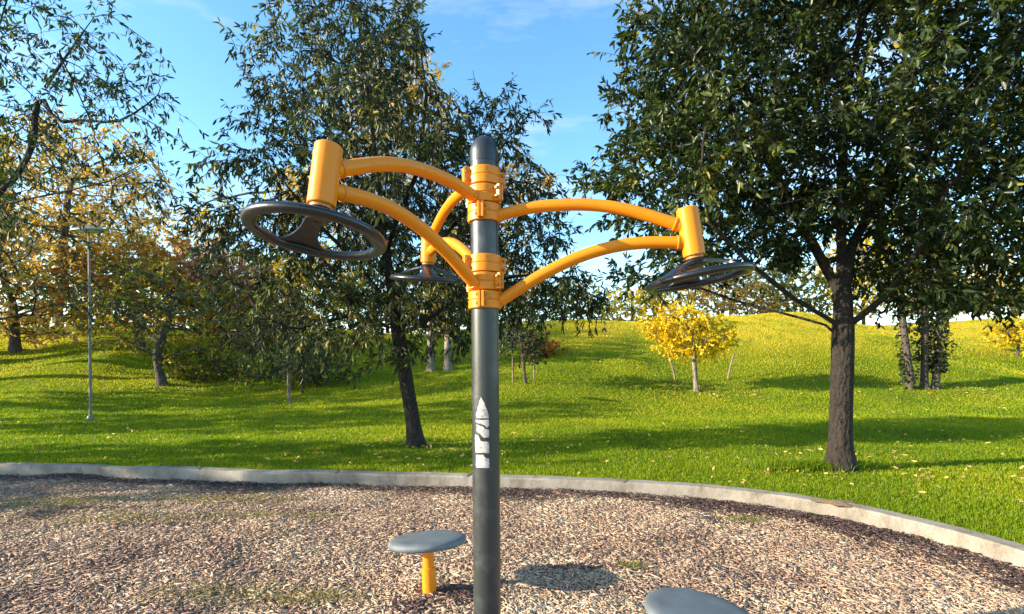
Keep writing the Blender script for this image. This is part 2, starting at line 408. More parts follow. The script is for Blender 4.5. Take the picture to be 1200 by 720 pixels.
chips('wood_chips', M_CHIP, 150000, s_bed, .010, .044, 'loose tan wood chips covering the play area', t_chip)
chips('large_wood_chips', M_CHIP, 9000, s_bed, .04, .085, 'larger flat wood chips lying over the finer ones', lambda x, y: np.clip(t_chip(x, y)+.08, 0, 1), .014)
def s_mulch(n):
    Y = np.exp(rng.uniform(math.log(3.0), math.log(7.4), n*8)); X = rng.uniform(-1.04, 1.04, n*8)*Y
    ok = (bed_dist(X, Y) < -.005) & (rng.random(n*8) < mulch_w(X, Y)**1.4)
    return X[ok][:n], Y[ok][:n]
chips('bark_mulch', M_MULCH, 20000, s_mulch, .022, .07, 'dark brown bark mulch heaped along the kerb', lambda x, y: rng.random(len(x)), .03)
# worn dark mulch by the stool, part of it painting the stool's cast shadow
def s_patch(n):
    cs = [(-.30, 3.30, .30, .10), (-.62, 3.12, .14, .06), (.55, 3.72, .30, .05), (-4.3, 5.2, .5, .07), (-2.0, 5.2, .5, .07), (-3.1, 4.7, .5, .05), (1.9, 4.9, .4, .08)]
    X = []; Y = []
    for i, (cx, cy, sx_, sy_) in enumerate(cs):
        m_ = int(n*(.45 if i == 0 else .09)); X.append(rng.normal(cx, sx_*.55, m_)); Y.append(rng.normal(cy, sy_*.8, m_))
    return np.concatenate(X), np.concatenate(Y)
chips('shredded_bark_and_shade', M_MULCH, 1500, s_patch, .02, .06, 'scattered dark shredded bark and painted stool shadow on the paler chips', lambda x, y: rng.random(len(x))**.5, .018)

# soil spill over the kerb
sp = ground_at(996, 603)
mb = MB()
g = 22; th = np.arange(g)/g*2*math.pi; vv = [[0, 0, .022]]
for q in (.35, .7, 1.0):
    for i in range(g):
        rr = q*(.16+.05*math.sin(3*th[i])+.03*math.sin(5*th[i]+1)); vv.append([rr*math.cos(th[i])*1.0, rr*math.sin(th[i])*.75, .022*(1-q*q)+random.uniform(-.003, .003)])
ff = [(0, 1+i, 1+(i+1) % g) for i in range(g)]
for q in range(2):
    for i in range(g): ff.append((1+q*g+i, 1+(q+1)*g+i, 1+(q+1)*g+(i+1) % g, 1+q*g+(i+1) % g))
kp = np.array([3.115, 5.02]); aa_ = math.atan2(kp[1]-CB[1], kp[0]-CB[0]); rr_ = float(kerb_r(aa_))+.07
mb.add(vv, ff); o = mb.build('spilled_soil', M_SOIL); o.location = (CB[0]+rr_*math.cos(aa_), CB[1]+rr_*math.sin(aa_), .117)
tag(o, 'small spill of brown soil across the kerb top', 'soil', None, 'stuff')

# ---------------------------------------------------------------- grass blades
def grass(name, n, sampler, h0, h1, w0, material, label, tintf, lean=.5):
    x, y, z = sampler(n); n = len(x)
    far = 1+np.clip(y-5, 0, 30)*.045
    h = rng.uniform(h0, h1, n)*far; w = w0*np.clip(y/4.6, .8, 6)*rng.uniform(.7, 1.3, n)
    yaw = rng.uniform(0, 2*math.pi, n); ly = rng.uniform(0, 2*math.pi, n); lm = np.abs(rng.normal(0, lean, n))
    P = np.stack([x, y, z-.006], 1); s_ = np.stack([np.cos(yaw), np.sin(yaw), np.zeros(n)], 1)
    ld = np.stack([np.cos(ly)*lm, np.sin(ly)*lm, np.zeros(n)], 1); up = np.array([0, 0, 1.])
    mid = P+(up*.6+ld*.35)*h[:, None]; tip = P+(up*.95+ld*1.15)*h[:, None]
    V = np.stack([P-s_*w[:, None]/2, P+s_*w[:, None]/2, mid+s_*w[:, None]*.4, mid-s_*w[:, None]*.4, tip], 1).reshape(-1, 3)
    b = np.arange(n)[:, None]*5
    o = raw_mesh(name, V, [b+np.array([0, 1, 2, 3]), b+np.array([3, 2, 4])], material, tint=np.repeat(tintf(x, y), 5))
    return tag(o, label, None, None, 'stuff')
def s_lawn(n):
    Y = np.exp(rng.uniform(math.log(3.3), math.log(34), n*2)); X = rng.uniform(-1.06, 1.06, n*2)*Y
    ok = bed_dist(X, Y) > KW-.035+.03*(vnoise(X*5, Y*5, 71)-.5)
    X = X[ok][:n]; Y = Y[ok][:n]
    return X, Y, H(X, Y)
def t_grass(x, y):
    return np.clip(rng.beta(2.5, 2.8, len(x))+(fbm(x*.5, y*.5, 55)-.5)*.9+np.clip((y-16)/20, 0, .25)+np.clip((H(x, y)-1.6)/1.6, 0, 1)*np.clip((fbm(x*.35+4, y*.5, 63)-.42)*3.5+np.clip(x/25, -.3, .5), 0, .6), 0, .995)
grass('grass', 460000, s_lawn, .016, .044, .0048, M_GRASS, 'short green lawn grass beyond the kerb', t_grass)
def s_tufts(n):
    X = []; Y = []
    for cx, cy, sx_, sy_, q in [(.86, 3.72, .06, .04, .06), (-1.75, 3.3, .35, .10, .2), (-1.2, 3.25, .2, .06, .1), (-4.7, 5.4, .5, .15, .18), (-3.0, 5.6, .5, .10, .14), (-2.35, 5.0, .4, .07, .1), (2.2, 4.9, .12, .05, .08), (-3.6, 4.9, .5, .1, .14)]:
        m_ = int(n*q); X.append(rng.normal(cx, sx_, m_)); Y.append(rng.normal(cy, sy_, m_))
    X = np.concatenate(X); Y = np.concatenate(Y); ok = bed_dist(X, Y) < -.05
    return X[ok], Y[ok], Hc(X[ok], Y[ok])
grass('weeds', 5200, s_tufts, .02, .05, .004, M_WEED, 'sparse yellow green weeds sprouting through the wood chips', lambda x, y: rng.random(len(x)), .8)
def s_edge(n):
    # shaggy tuft of longer grass at the foot of the thick oak trunk
    X = rng.normal(3.95, .35, n); Y = rng.normal(6.75, .10, n); return X, Y, H(X, Y)
grass('long_grass', 2600, s_edge, .07, .14, .006, M_GRASS, 'longer dark grass round the foot of the oak trunk', lambda x, y: rng.random(len(x))*.5, .6)

# ---------------------------------------------------------------- leaves and trees
def rand_unit(n):
    v = rng.normal(size=(n, 3)); return v/np.linalg.norm(v, axis=1)[:, None]
def norm(v): return v/(np.linalg.norm(v, axis=1)[:, None]+1e-9)
def leaf_mesh(name, P, A, L, W, tint, material, parent):
    n = len(P); A = norm(A)
    nr = norm(rand_unit(n)+np.array([0, 0, .45])); S = norm(np.cross(A, nr)); N = np.cross(S, A)
    fold = rng.uniform(.05, .35, n)[:, None]; L = L[:, None]; W = W[:, None]
    curl = rng.uniform(-.12, .2, n)[:, None]
    tip = P+A*L-N*L*curl; m1 = P+A*L*.30; m2 = P+A*L*.68-N*L*curl*.4
    V = np.stack([P, m1-S*W*.46+N*W*fold, m2-S*W*.40+N*W*fold, tip, m2+S*W*.40+N*W*fold, m1+S*W*.46+N*W*fold], 1).reshape(-1, 3)
    b = np.arange(n)[:, None]*6
    return raw_mesh(name, V, [b+np.array([0, 3, 2, 1]), b+np.array([0, 5, 4, 3])], material, parent, np.repeat(tint, 6))

def sample_blobs(blobs, n, thresh=.0, seed=0):
    """blobs: list of (center(3), radii(3), weight)"""
    w = np.array([b[2]*b[1][0]*b[1][1]*b[1][2] for b in blobs]); w /= w.sum()
    idx = rng.choice(len(blobs), n, p=w); u = rand_unit(n)*(rng.random(n)**.40)[:, None]
    c = np.array([b[0] for b in blobs])[idx]; r = np.array([b[1] for b in blobs])[idx]
    return c+u*r

def grow(seeds, attr, step, kill, iters=90, up=.05, jitter=.12):
    """seeds: list of (polyline pts, parent_ref) where parent_ref is None or (seed index, point index)."""
    P = []; par = []; start = []
    for pts, ref in seeds:
        st = len(P); start.append(st)
        prev = -1 if ref is None else start[ref[0]]+ref[1]
        for q in pts: P.append(np.asarray(q, float)); par.append(prev); prev = len(P)-1
    frozen = max(0, 0)
    P = list(P); A = attr.copy(); n = len(A)
    allow = np.array([True]*len(P))
    arr = np.array(P); d = np.linalg.norm(A[:, None]-arr[None], axis=2); near = d.argmin(1); nd = d.min(1)
    alive = nd > kill
    stall = 0
    for it in range(iters):
        if not alive.any(): break
        ids, inv = np.unique(near[alive], return_inverse=True)
        vec = norm(A[alive]-np.array(P)[near[alive]]); acc = np.zeros((len(ids), 3)); np.add.at(acc, inv, vec)
        acc = norm(acc)+rng.normal(0, jitter, acc.shape); acc[:, 2] += up; acc = norm(acc)
        new = np.array(P)[ids]+acc*step
        b = len(P)
        for q, i in zip(new, ids): P.append(q); par.append(int(i))
        dn = np.linalg.norm(A[alive][:, None]-new[None], axis=2); am = dn.argmin(1); mn = dn.min(1)
        ai = np.where(alive)[0]; better = mn < nd[ai]
        near[ai[better]] = b+am[better]; nd[ai[better]] = mn[better]
        al2 = nd > kill
        stall = stall+1 if (al2.sum() == alive.sum() and not better.any()) else 0
        alive = al2
        if stall > 3: break
    return np.array(P), np.array(par), start

def branches(P, par, r_base, e=2.1, rmin=.0035):
    n = len(P); cnt = np.zeros(n); ch = [[] for _ in range(n)]
    for i in range(n):
        if par[i] >= 0: ch[par[i]].append(i)
    order = list(range(n))
    order.sort(key=lambda i: 0)
    depth = np.zeros(n, int)
    for i in range(n):
        if par[i] >= 0: depth[i] = depth[par[i]]+1
    for i in sorted(range(n), key=lambda i: -depth[i]):
        if not ch[i]: cnt[i] = 1
        if par[i] >= 0: cnt[par[i]] += cnt[i]
    tot = cnt[0]
    return np.maximum(r_base*(cnt/tot)**(1/e), rmin), ch, cnt

def tree(name, label, cat, base, blobs, limbs, r_base, n_attr, step, kill, leafmat, barkmat, leaf_len, leaf_w, leaves_per, twigs_per=2, twig_len=.28,
         group=None, droop=.35, flare=1.5, thin=.02, tint_shift=0.0, tuft=False, seg=8, leafless_below=None, tint_h=0., e=2.1, spot=None):
    """limbs: list of (world polyline, ref); first is the trunk from the ground up."""
    root = empty(name, base); tag(root, label, cat, group)
    base = np.asarray(base, float)
    attr = sample_blobs(blobs, n_attr)
    seeds = [(np.array(p), ref) for p, ref in limbs]
    P, par, start = grow(seeds, attr, step, kill)
    R, ch, cnt = branches(P, par, r_base, e)
    mb = MB()
    todo = [(0, None)]
    while todo:
        s, pr = todo.pop()
        chain = [s] if pr is None else [pr, s]
        i = s
        while ch[i]:
            k = max(ch[i], key=lambda j: cnt[j])
            for j in ch[i]:
                if j != k: todo.append((j, i))
            chain.append(k); i = k
        if len(chain) < 2: continue
        pts = P[chain]-base; rr = R[chain].copy()
        if pr is not None: rr[0] = min(rr[0], rr[1]*1.25)
        if pr is None:
            hgt = pts[:, 2]; rr = rr*(1+(flare-1)*np.exp(-np.clip(hgt, 0, 9)/(r_base*1.3)))
        big = rr.max() > .05
        if big and len(pts) > 3:      # smooth thick limbs
            q = pts.copy(); q[1:-1] = (pts[:-2]+2*pts[1:-1]+pts[2:])/4; pts = q
        mb.tube(pts, rr, (16 if pr is None and big else seg) if rr.max() > .02 else 5, cap=False)
    # twigs and leaves on thin wood
    thin_i = np.where((R < thin) | (cnt <= 3))[0]
    dirs = P-P[np.maximum(par, 0)]; dirs = norm(dirs+1e-6)
    ti = np.repeat(thin_i, twigs_per); m = len(ti)
    td = norm(dirs[ti]*.7+rand_unit(m)*.85+np.array([0, 0, -.25*droop])); tl = twig_len*rng.uniform(.5, 1.25, m)
    p0 = P[ti]-base; p1 = p0+td*tl[:, None]*.55; td2 = norm(td+np.array([0, 0, -droop*.7])); p2 = p1+td2*tl[:, None]*.5
    # twig wood: three-sided
    u = norm(np.cross(td, rand_unit(m))); w = np.cross(td, u); tv = []
    for pt, q in ((p0, .0032), (p1, .0024), (p2, .0012)):
        for k in range(3):
            an = k*2.0944; tv.append(pt+(u*math.cos(an)+w*math.sin(an))*q*max(1, leaf_len/.10))
    tv = np.stack(tv, 1).reshape(-1, 3); bb = np.arange(m)[:, None]*9
    tq = np.concatenate([bb+np.array([i*3+k, i*3+(k+1) % 3, i*3+3+(k+1) % 3, i*3+3+k]) for i in range(2) for k in range(3)])
    V = np.concatenate(mb.v+[tv]); F4 = np.array([f for f in mb.f if len(f) == 4]); nb = sum(len(x) for x in mb.v)
    raw_mesh('trunk', V, [F4, tq+nb], barkmat, root)
    li = np.repeat(np.arange(m), leaves_per); q = len(li)
    s = rng.random(q)**(.45 if tuft else .8); lp = np.where((s < .55)[:, None], p0[li]+(p1-p0)[li]*(s/.55)[:, None], p1[li]+(p2-p1)[li]*((s-.55)/.45)[:, None])
    la = norm(td2[li]*.75+rand_unit(q)*.75+np.array([0, 0, -droop]))
    ct = np.repeat(rng.normal(0, .10, len(thin_i)), twigs_per)[li]
    hh = (lp[:, 2]-lp[:, 2].min())/(np.ptp(lp[:, 2])+1e-6)
    low = fbm((lp[:, 0]+base[0])*.9, lp[:, 2]*.9, 91)-.5
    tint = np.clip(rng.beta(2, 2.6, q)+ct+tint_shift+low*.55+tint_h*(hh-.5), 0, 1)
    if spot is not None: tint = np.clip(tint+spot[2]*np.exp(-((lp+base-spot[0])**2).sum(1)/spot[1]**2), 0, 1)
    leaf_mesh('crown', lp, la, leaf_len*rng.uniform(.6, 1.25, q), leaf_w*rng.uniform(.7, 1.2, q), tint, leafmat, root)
    return root
def B(px, py, rx, ry, Y, doff=0, rd=None, w=1.):
    """blob given by where it shows in the photograph and its distance"""
    y = Y+doff; k = y/F
    return (at(px, py, y), np.array([rx*k, (rd if rd else rx*k*.9), ry*k]), w)
def line(pts, Y, doffs=None, sub=4):
    p = [at(a_, b_, Y+(doffs[i] if doffs else 0)) for i, (a_, b_) in enumerate(pts)]
    out = []
    for i in range(len(p)-1):
        for k in range(sub): out.append(p[i]+(p[i+1]-p[i])*k/sub)
    out.append(p[-1]); return np.array(out)

# --- the oak on the lawn
Y1 = 6.7; b1 = ground_at(985, 551); Y1 = b1[1]
tr = line([(985, 556), (985, 500), (987, 440), (988, 385), (988, 340), (985, 250), (990, 120)], Y1, [0, 0, 0, 0, .05, .25, .4]); tr[0] = b1-[0, 0, .06]
l1 = line([(978, 378), (930, 350), (880, 310), (830, 260)], Y1, [-.03, -.3, -.6, -.9])[1:]
l2 = line([(998, 380), (1040, 345), (1075, 295), (1110, 220)], Y1, [0, -.25, -.5, -.8])[1:]
l3 = line([(984, 345), (955, 290), (915, 220), (890, 140)], Y1, [.05, .3, .6, .9])[1:]
l4 = line([(990, 300), (1020, 250), (1060, 160)], Y1, [.1, .6, 1.1])[1:]
l5 = line([(978, 384), (935, 372), (860, 352), (800, 330)], Y1, [.03, .2, .5, .7])[1:]
bl = [B(985, 75, 245, 215, Y1, 0, 2.6), B(860, 70, 150, 130, Y1, 0, 2.0), B(800, 210, 105, 95, Y1, -.3, 1.5, 1.1), B(745, 205, 75, 75, Y1, .3, .9, .8), B(1110, 240, 120, 110, Y1, -.3, 1.9),
      B(1180, 180, 150, 190, Y1, .2, 2.2), B(780, 320, 75, 42, Y1, .2, 1.0, .9), B(1110, 340, 90, 40, Y1, -.3, 1.4, 1.0), B(880, 235, 110, 70, Y1, .3, 1.8, .9), B(1175, 340, 60, 35, Y1, 0, 1.2, 1.1), B(1000, -110, 210, 120, Y1, 0, 2.2, .5)]
tree('oak_tree', 'broad dark oak with a stout straight trunk on the lawn beside the kerb', 'tree', b1, bl, [(tr, None), (l1, (0, 12)), (l2, (0, 12)), (l3, (0, 15)), (l4, (0, 17)), (l5, (0, 11))],
     .132, 2700, .15, .20, L_OAK, M_BARK_D, .098, .039, 10, 3, .30, droop=.30, thin=.012, flare=1.7, e=1.75)

# --- the leaning willow oak behind the post
b2 = ground_at(488, 523); Y2 = b2[1]
tr = line([(489, 527), (480, 470), (470, 410), (458, 340), (448, 250), (436, 150), (425, 60)], Y2, [0, 0, 0, 0, .1, .15, .2]); tr[0] = b2-[0, 0, .06]
l1 = line([(462, 365), (420, 310), (370, 260), (330, 210)], Y2, [0, -.2, -.5, -.8])[1:]
l2 = line([(460, 350), (510, 290), (560, 230), (590, 180)], Y2, [0, .2, .4, .5])[1:]
l3 = line([(452, 290), (490, 200), (500, 110), (490, 40)], Y2, [.05, -.2, -.4, -.5])[1:]
l4 = line([(450, 260), (400, 180), (360, 100)], Y2, [.1, .5, .8])[1:]
l5 = line([(468, 400), (560, 330), (640, 320), (690, 350)], Y2, [0, -.3, -.3, -.2])[1:]
l6 = line([(464, 385), (410, 370), (350, 385)], Y2, [0, -.3, -.5])[1:]
bl = [B(410, 90, 115, 105, Y2, 0, 1.7), B(430, 20, 95, 55, Y2, 0, 1.2), B(310, 110, 55, 60, Y2, 0, .8, .5), B(450, 210, 150, 110, Y2, 0, 1.9), B(300, 240, 85, 65, Y2, -.3, 1.2, .8), B(330, 330, 90, 60, Y2, -.5, 1.2, .9), B(245, 285, 45, 35, Y2, 0, .7, .6),
      B(575, 165, 70, 55, Y2, .2, 1.1, .8), B(600, 250, 75, 75, Y2, .1, 1.2), B(540, 330, 110, 70, Y2, .2, 1.5), B(640, 340, 65, 40, Y2, -.1, 1.0), B(690, 355, 34, 24, Y2, -.1, .6), B(425, 360, 65, 55, Y2, -.8, .8, 1.7),
      B(360, 395, 90, 42, Y2, -.3, 1.1), B(440, 415, 50, 28, Y2, -.5, .7, .7), B(505, 400, 45, 28, Y2, .4, .8, .7)]
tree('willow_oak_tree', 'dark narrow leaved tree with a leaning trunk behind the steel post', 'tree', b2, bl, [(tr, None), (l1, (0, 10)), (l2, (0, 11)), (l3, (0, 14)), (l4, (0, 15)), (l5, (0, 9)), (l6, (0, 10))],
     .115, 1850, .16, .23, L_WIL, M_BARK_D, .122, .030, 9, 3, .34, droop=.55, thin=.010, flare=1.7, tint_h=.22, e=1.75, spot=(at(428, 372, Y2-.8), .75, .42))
# low shoots on its trunk
# --- the thin tree whose limbs reach in from outside the frame
Y3 = 7.6
b3 = np.array([-8.35, Y3, 0]); b3[2] = Hf(b3[0], Y3)
tr = [b3-[0, 0, .06], b3+[.02, 0, .8], b3+[.0, 0, 1.6], b3+[.1, 0, 2.4], at(-40, 225, Y3), at(-30, 150, Y3), at(-10, 60, Y3), at(20, -40, Y3)]
tr = np.array(tr)
l1 = line([(-45, 255), (0, 240), (60, 228), (130, 212), (172, 190)], Y3, [0, -.1, -.3, -.4, -.5], 3)[1:]
l2 = line([(-30, 245), (15, 215), (40, 170), (42, 120), (75, 70), (110, 20)], Y3, [0, .1, .3, .4, .5, .5], 3)[1:]
l3 = line([(-55, 380), (0, 375), (60, 358), (110, 355), (180, 375)], Y3, [0, -.3, -.6, -.8, -1.0], 3)[1:]
l4 = line([(42, 150), (90, 140), (140, 145), (190, 110)], Y3, [.35, .2, 0, 0], 3)[1:]
bl = [B(90, 60, 110, 70, Y3, .3, 1.2), B(20, 50, 70, 90, Y3, 0, 1.2, .8), B(170, 130, 50, 55, Y3, 0, .9, .8), B(110, 175, 90, 45, Y3, 0, 1.0, .9), B(170, 245, 40, 45, Y3, -.3, .6, .9), B(60, 250, 80, 40, Y3, -.2, 1.0, .8),
      B(110, 370, 75, 22, Y3, -.7, .6, .9), B(-60, 130, 110, 130, Y3, 0, 1.5, .6), B(215, 230, 22, 35, Y3, 0, .4, .8), B(30, 330, 60, 40, Y3, -.5, .7, .5)]
tree('slender_tree', 'sparse airy tree reaching thin dark limbs over the lamp post', 'tree', b3, bl, [(tr, None), (l1, (0, 3)), (l2, (0, 3)), (l3, (0, 2)), (l4, (2, 9))],
     .06, 500, .18, .24, L_LEFT, M_BARK_D, .105, .030, 6, 2, .30, droop=.45, thin=.009, tuft=True, e=1.8)

# --- trees further out (each grown where it stands)
def far_tree(name, label, px, py, blobs_px, r, leafmat, barkmat, n_attr, leaf=.16, lw=.075, per=7, group=None, fork=None, step=.28, cat='tree', droop=.2, base=None, twig=.4, thin=.03, trunk_top=None, ts=0.):
    b = ground_at(px, py) if base is None else base
    Y = b[1]
    top = trunk_top or (blobs_px[0][0], blobs_px[0][1])
    mid = fork or ((px*2+top[0])/3, (py*2+top[1])/3)
    pts = [(px, py), mid, top]
    tr = line(pts, Y, None, 5); tr[0] = b-[0, 0, .1]
    bl = [B(*q[:4], Y, q[4] if len(q) > 4 else 0, q[5] if len(q) > 5 else None) for q in blobs_px]
    return tree(name, label, cat, b, bl, [(tr, None)], r, int(n_attr*1.35), step, step*1.2, leafmat, barkmat, leaf*.9, lw*.95, per, 3, twig, group=group, droop=droop, thin=thin, seg=6, tint_shift=ts)

BGR = 'autumn trees on the grassy bank'
far_tree('maple_tree', 'low spreading tree with a forked pale trunk and green gold leaves', 190, 451, [(205, 355, 90, 50), (150, 350, 60, 50), (250, 370, 70, 45), (170, 400, 60, 30), (110, 375, 40, 30)], .15, L_MIX, M_BARK_M, 260, .15, .065, 6, BGR, fork=(183, 415))
far_tree('maple_tree', 'russet red tree left of the forked trunk on the bank', 165, 408, [(150, 330, 80, 45), (110, 345, 50, 40), (190, 315, 45, 35)], .2, L_RED, M_BARK_M, 320, .26, .15, 6, BGR, step=.45, twig=.6)
far_tree('maple_tree', 'pink tan rounded tree behind the russet tree', 265, 405, [(258, 325, 55, 40), (290, 345, 40, 35)], .2, L_PINK, M_BARK_M, 420, .26, .15, 6, BGR, step=.45, twig=.6)
far_tree('maple_tree', 'orange red shrubby tree above the dark hollow', 300, 412, [(262, 365, 55, 32), (305, 362, 45, 30)], .15, L_RED, M_BARK_M, 330, .24, .13, 6, BGR, step=.4, twig=.5)
far_tree('yellow_tree', 'tall pale gold tree behind the slender dark limbs', 70, 402, [(80, 225, 110, 80), (40, 270, 80, 70), (120, 290, 70, 60), (130, 185, 50, 40)], .28, L_TAN, M_BARK_M, 860, .30, .16, 6, BGR, step=.55, twig=.75, fork=(68, 350), base=at(70, 402, 38))
far_tree('yellow_tree', 'tan gold tree low on the bank cut by the frame edge', 18, 412, [(15, 350, 60, 40), (50, 388, 40, 14), (0, 300, 50, 50)], .2, L_TAN, M_BARK_M, 220, .24, .12, 6, BGR, step=.42, twig=.6, ts=.15)
far_tree('yellow_tree', 'tan leaved tall tree rising behind the dark leaning tree', 520, 420, [(590, 215, 48, 55), (470, 140, 70, 90), (560, 270, 60, 60), (400, 250, 80, 70)], .3, L_TAN, M_BARK_P, 760, .30, .15, 6, BGR, step=.55, twig=.75, base=at(520, 395, 37), trunk_top=(530, 260))
far_tree('yellow_tree', 'orange gold tree glowing behind the near wheel', 350, 410, [(345, 235, 40, 35), (370, 330, 60, 45), (310, 355, 50, 30), (250, 245, 30, 25)], .26, L_YEL, M_BARK_M, 320, .28, .14, 5, BGR, step=.5, twig=.65, base=at(350, 398, 35), ts=-.2)
far_tree('olive_shrub', 'dark olive shrub mass under the orange shrubby tree', 385, 452, [(385, 428, 40, 18), (340, 436, 34, 12), (300, 442, 30, 8)], .06, L_MIX, M_BARK_M, 130, .15, .08, 7, None, step=.25, cat='shrub', ts=-.28)
far_tree('olive_shrub', 'low olive shrub spreading at the forked trunk foot', 232, 446, [(240, 425, 45, 22), (270, 432, 30, 14)], .05, L_MIX, M_BARK_M, 200, .14, .07, 7, None, step=.25, cat='shrub', ts=-.2)
far_tree('sapling', 'young sapling with a thin pale trunk on the lawn', 339, 473, [(338, 395, 42, 38), (345, 420, 30, 18)], .05, L_WIL, M_BARK_P, 170, .14, .04, 6, None, step=.24, trunk_top=(337, 400), thin=.03)
far_tree('sapling', 'small dark sapling between the steel post and the yellow tree', 616, 450, [(610, 395, 32, 22), (625, 410, 24, 14)], .05, L_DGRN, M_BARK_M, 130, .16, .06, 6, None, step=.24)
far_tree('russet_shrub', 'rusty orange shrub beside the small dark sapling', 640, 417, [(634, 408, 24, 12)], .04, L_RED, M_BARK_M, 90, .2, .1, 6, None, step=.25, cat='shrub')
far_tree('golden_tree', 'small bright yellow tree propped by two leaning stakes', 816, 459, [(800, 384, 40, 26), (774, 382, 24, 20), (838, 388, 26, 16), (812, 405, 44, 14), (850, 404, 14, 14), (790, 366, 22, 14)], .075, L_YEL, M_BARK_P, 380, .13, .075, 8, None, step=.2, trunk_top=(812, 400), twig=.3)
far_tree('golden_tree', 'round yellow bush cut by the frame on the right bank', 1192, 418, [(1195, 390, 30, 18)], .06, L_YEL, M_BARK_M, 150, .17, .1, 7, None, step=.26, cat='bush', ts=-.15)
# clump of three pale trunks
b = ground_at(1080, 456)
for k, (px, top, lab) in enumerate([(1068, (1052, 330), 'leftmost ivy wrapped stem of the three trunk clump under the oak branches'), (1083, (1085, 320), 'middle ivy wrapped stem of the three trunk clump under the oak branches'), (1096, (1104, 335), 'rightmost ivy darkened stem of the three trunk clump under the oak branches')]):
    far_tree('poplar_tree', lab, px, 456-k % 2, [[(1040, 320, 45, 40), (1030, 250, 60, 60), (1066, 400, 9, 40)], [(1085, 320, 40, 40, .8), (1085, 390, 20, 45), (1090, 425, 12, 22)], [(1120, 300, 50, 50), (1100, 405, 15, 34), (1092, 425, 14, 22)]][k], .11, [L_YEL, L_MIX, L_DGRN][k], M_BARK_M, 260, .14, .075, 6, 'three ivy clad stems of the clump', step=.34, trunk_top=top, twig=.45)
# ivy on the three stems
def ivy(root, pts, r, n):
    t = rng.random(n)*(len(pts)-1.001); i = t.astype(int); f_ = (t-i)[:, None]
    c_ = pts[i]*(1-f_)+pts[i+1]*f_; a_ = rng.random(n)*2*math.pi; q = r*rng.uniform(.9, 2.0, n)
    o_ = np.stack([np.cos(a_), np.sin(a_), np.zeros(n)], 1)
    leaf_mesh('ivy', c_+o_*q[:, None], o_+rand_unit(n)*.6+np.array([0, 0, -.5]), rng.uniform(.08, .15, n), rng.uniform(.06, .10, n), rng.random(n)*.9, L_DGRN, root)
for o_ in [q for q in list(COL.objects) if q.name.startswith('poplar_tree')]:
    k = len(ivy_done) if 'ivy_done' in globals() else 0
    ivy_done = list(range(k+1)); px = (1068, 1083, 1096)[k]; tp = [(1052, 330), (1085, 320), (1104, 335)][k]; b_ = np.array(o_.location); Y_ = b_[1]
    pl_ = line([(px, 456), ((px*2+tp[0])/3, (912+tp[1])/3), tp], Y_, None, 4)-b_
    ivy(o_, pl_[(0, 3, 2)[k]:], .12, (420, 520, 800)[k])
# line of trees along the crest and behind it
crest = [
    ('pale yellow tree on the crest above the golden tree', 845, 383, [(850, 350, 46, 26), (885, 358, 36, 20)], L_TAN, 44),
    ('wide olive gold tree on the crest left of the oak trunk', 925, 381, [(920, 350, 46, 28), (950, 358, 32, 20)], L_MIX, 46),
    ('bright yellow tree on the crest under the right wheel', 772, 386, [(765, 364, 44, 20), (735, 368, 32, 16)], L_YEL, 45),
    ('lemon yellow tree on the crest right of the oak trunk', 1012, 378, [(1012, 335, 44, 40)], L_YEL, 47),
    ('tan tree on the crest behind the three trunk clump', 1110, 377, [(1110, 350, 45, 24)], L_TAN, 46),
    ('pale gold tree at the far right of the crest', 1190, 374, [(1185, 345, 45, 26)], L_TAN, 48),
    ('tan tree on the crest directly behind the steel post', 560, 392, [(560, 350, 70, 40), (490, 360, 50, 35)], L_TAN, 46),
    ('dark green tree on the crest left of the steel post', 455, 394, [(450, 365, 60, 30), (400, 375, 40, 24)], L_DGRN, 45),
    ('golden brown tree on the crest right of the steel post', 690, 388, [(672, 362, 44, 24), (640, 366, 44, 22)], L_MIX, 47),
    ('olive tree on the crest behind the lamp post', 105, 398, [(100, 330, 70, 55), (60, 350, 50, 40), (100, 380, 75, 16), (20, 382, 60, 16)], L_MIX, 47),
    ('tawny tree on the crest beyond the pink tan tree', 225, 396, [(215, 310, 55, 40), (235, 345, 50, 36), (220, 380, 70, 16)], L_TAN, 48),
    ('yellow tree on the crest beyond the orange shrubby tree', 310, 396, [(315, 350, 50, 34), (320, 380, 70, 14)], L_YEL, 47)]
for lab, px, py, bls, lm, Y in crest:
    bls = [(q[0], q[1]-q[3]*.35, q[2]*1.2, q[3]*1.3) for q in bls]
    p = at(px, py, Y); p[2] = Hf(p[0], Y)
    far_tree('crest_tree', lab, px, py, bls, .16, lm, M_BARK_M, 340, .32, .19, 6, 'trees along the crest of the bank', step=.6, base=p, twig=.7, thin=.06)
# white birch stems seen through the dark tree
for px, lab in ((505, 'pale slim birch stem seen under the leaning dark tree'), (525, 'whiter birch stem next to the slim birch under the dark tree')):
    far_tree('birch_tree', lab, px, 434, [(px, 380, 30, 24), (px+4, 350, 26, 20)], .14, L_MIX, M_BARK_P, 120, .22, .11, 6, 'birch stems behind the leaning dark tree', step=.45, twig=.5)
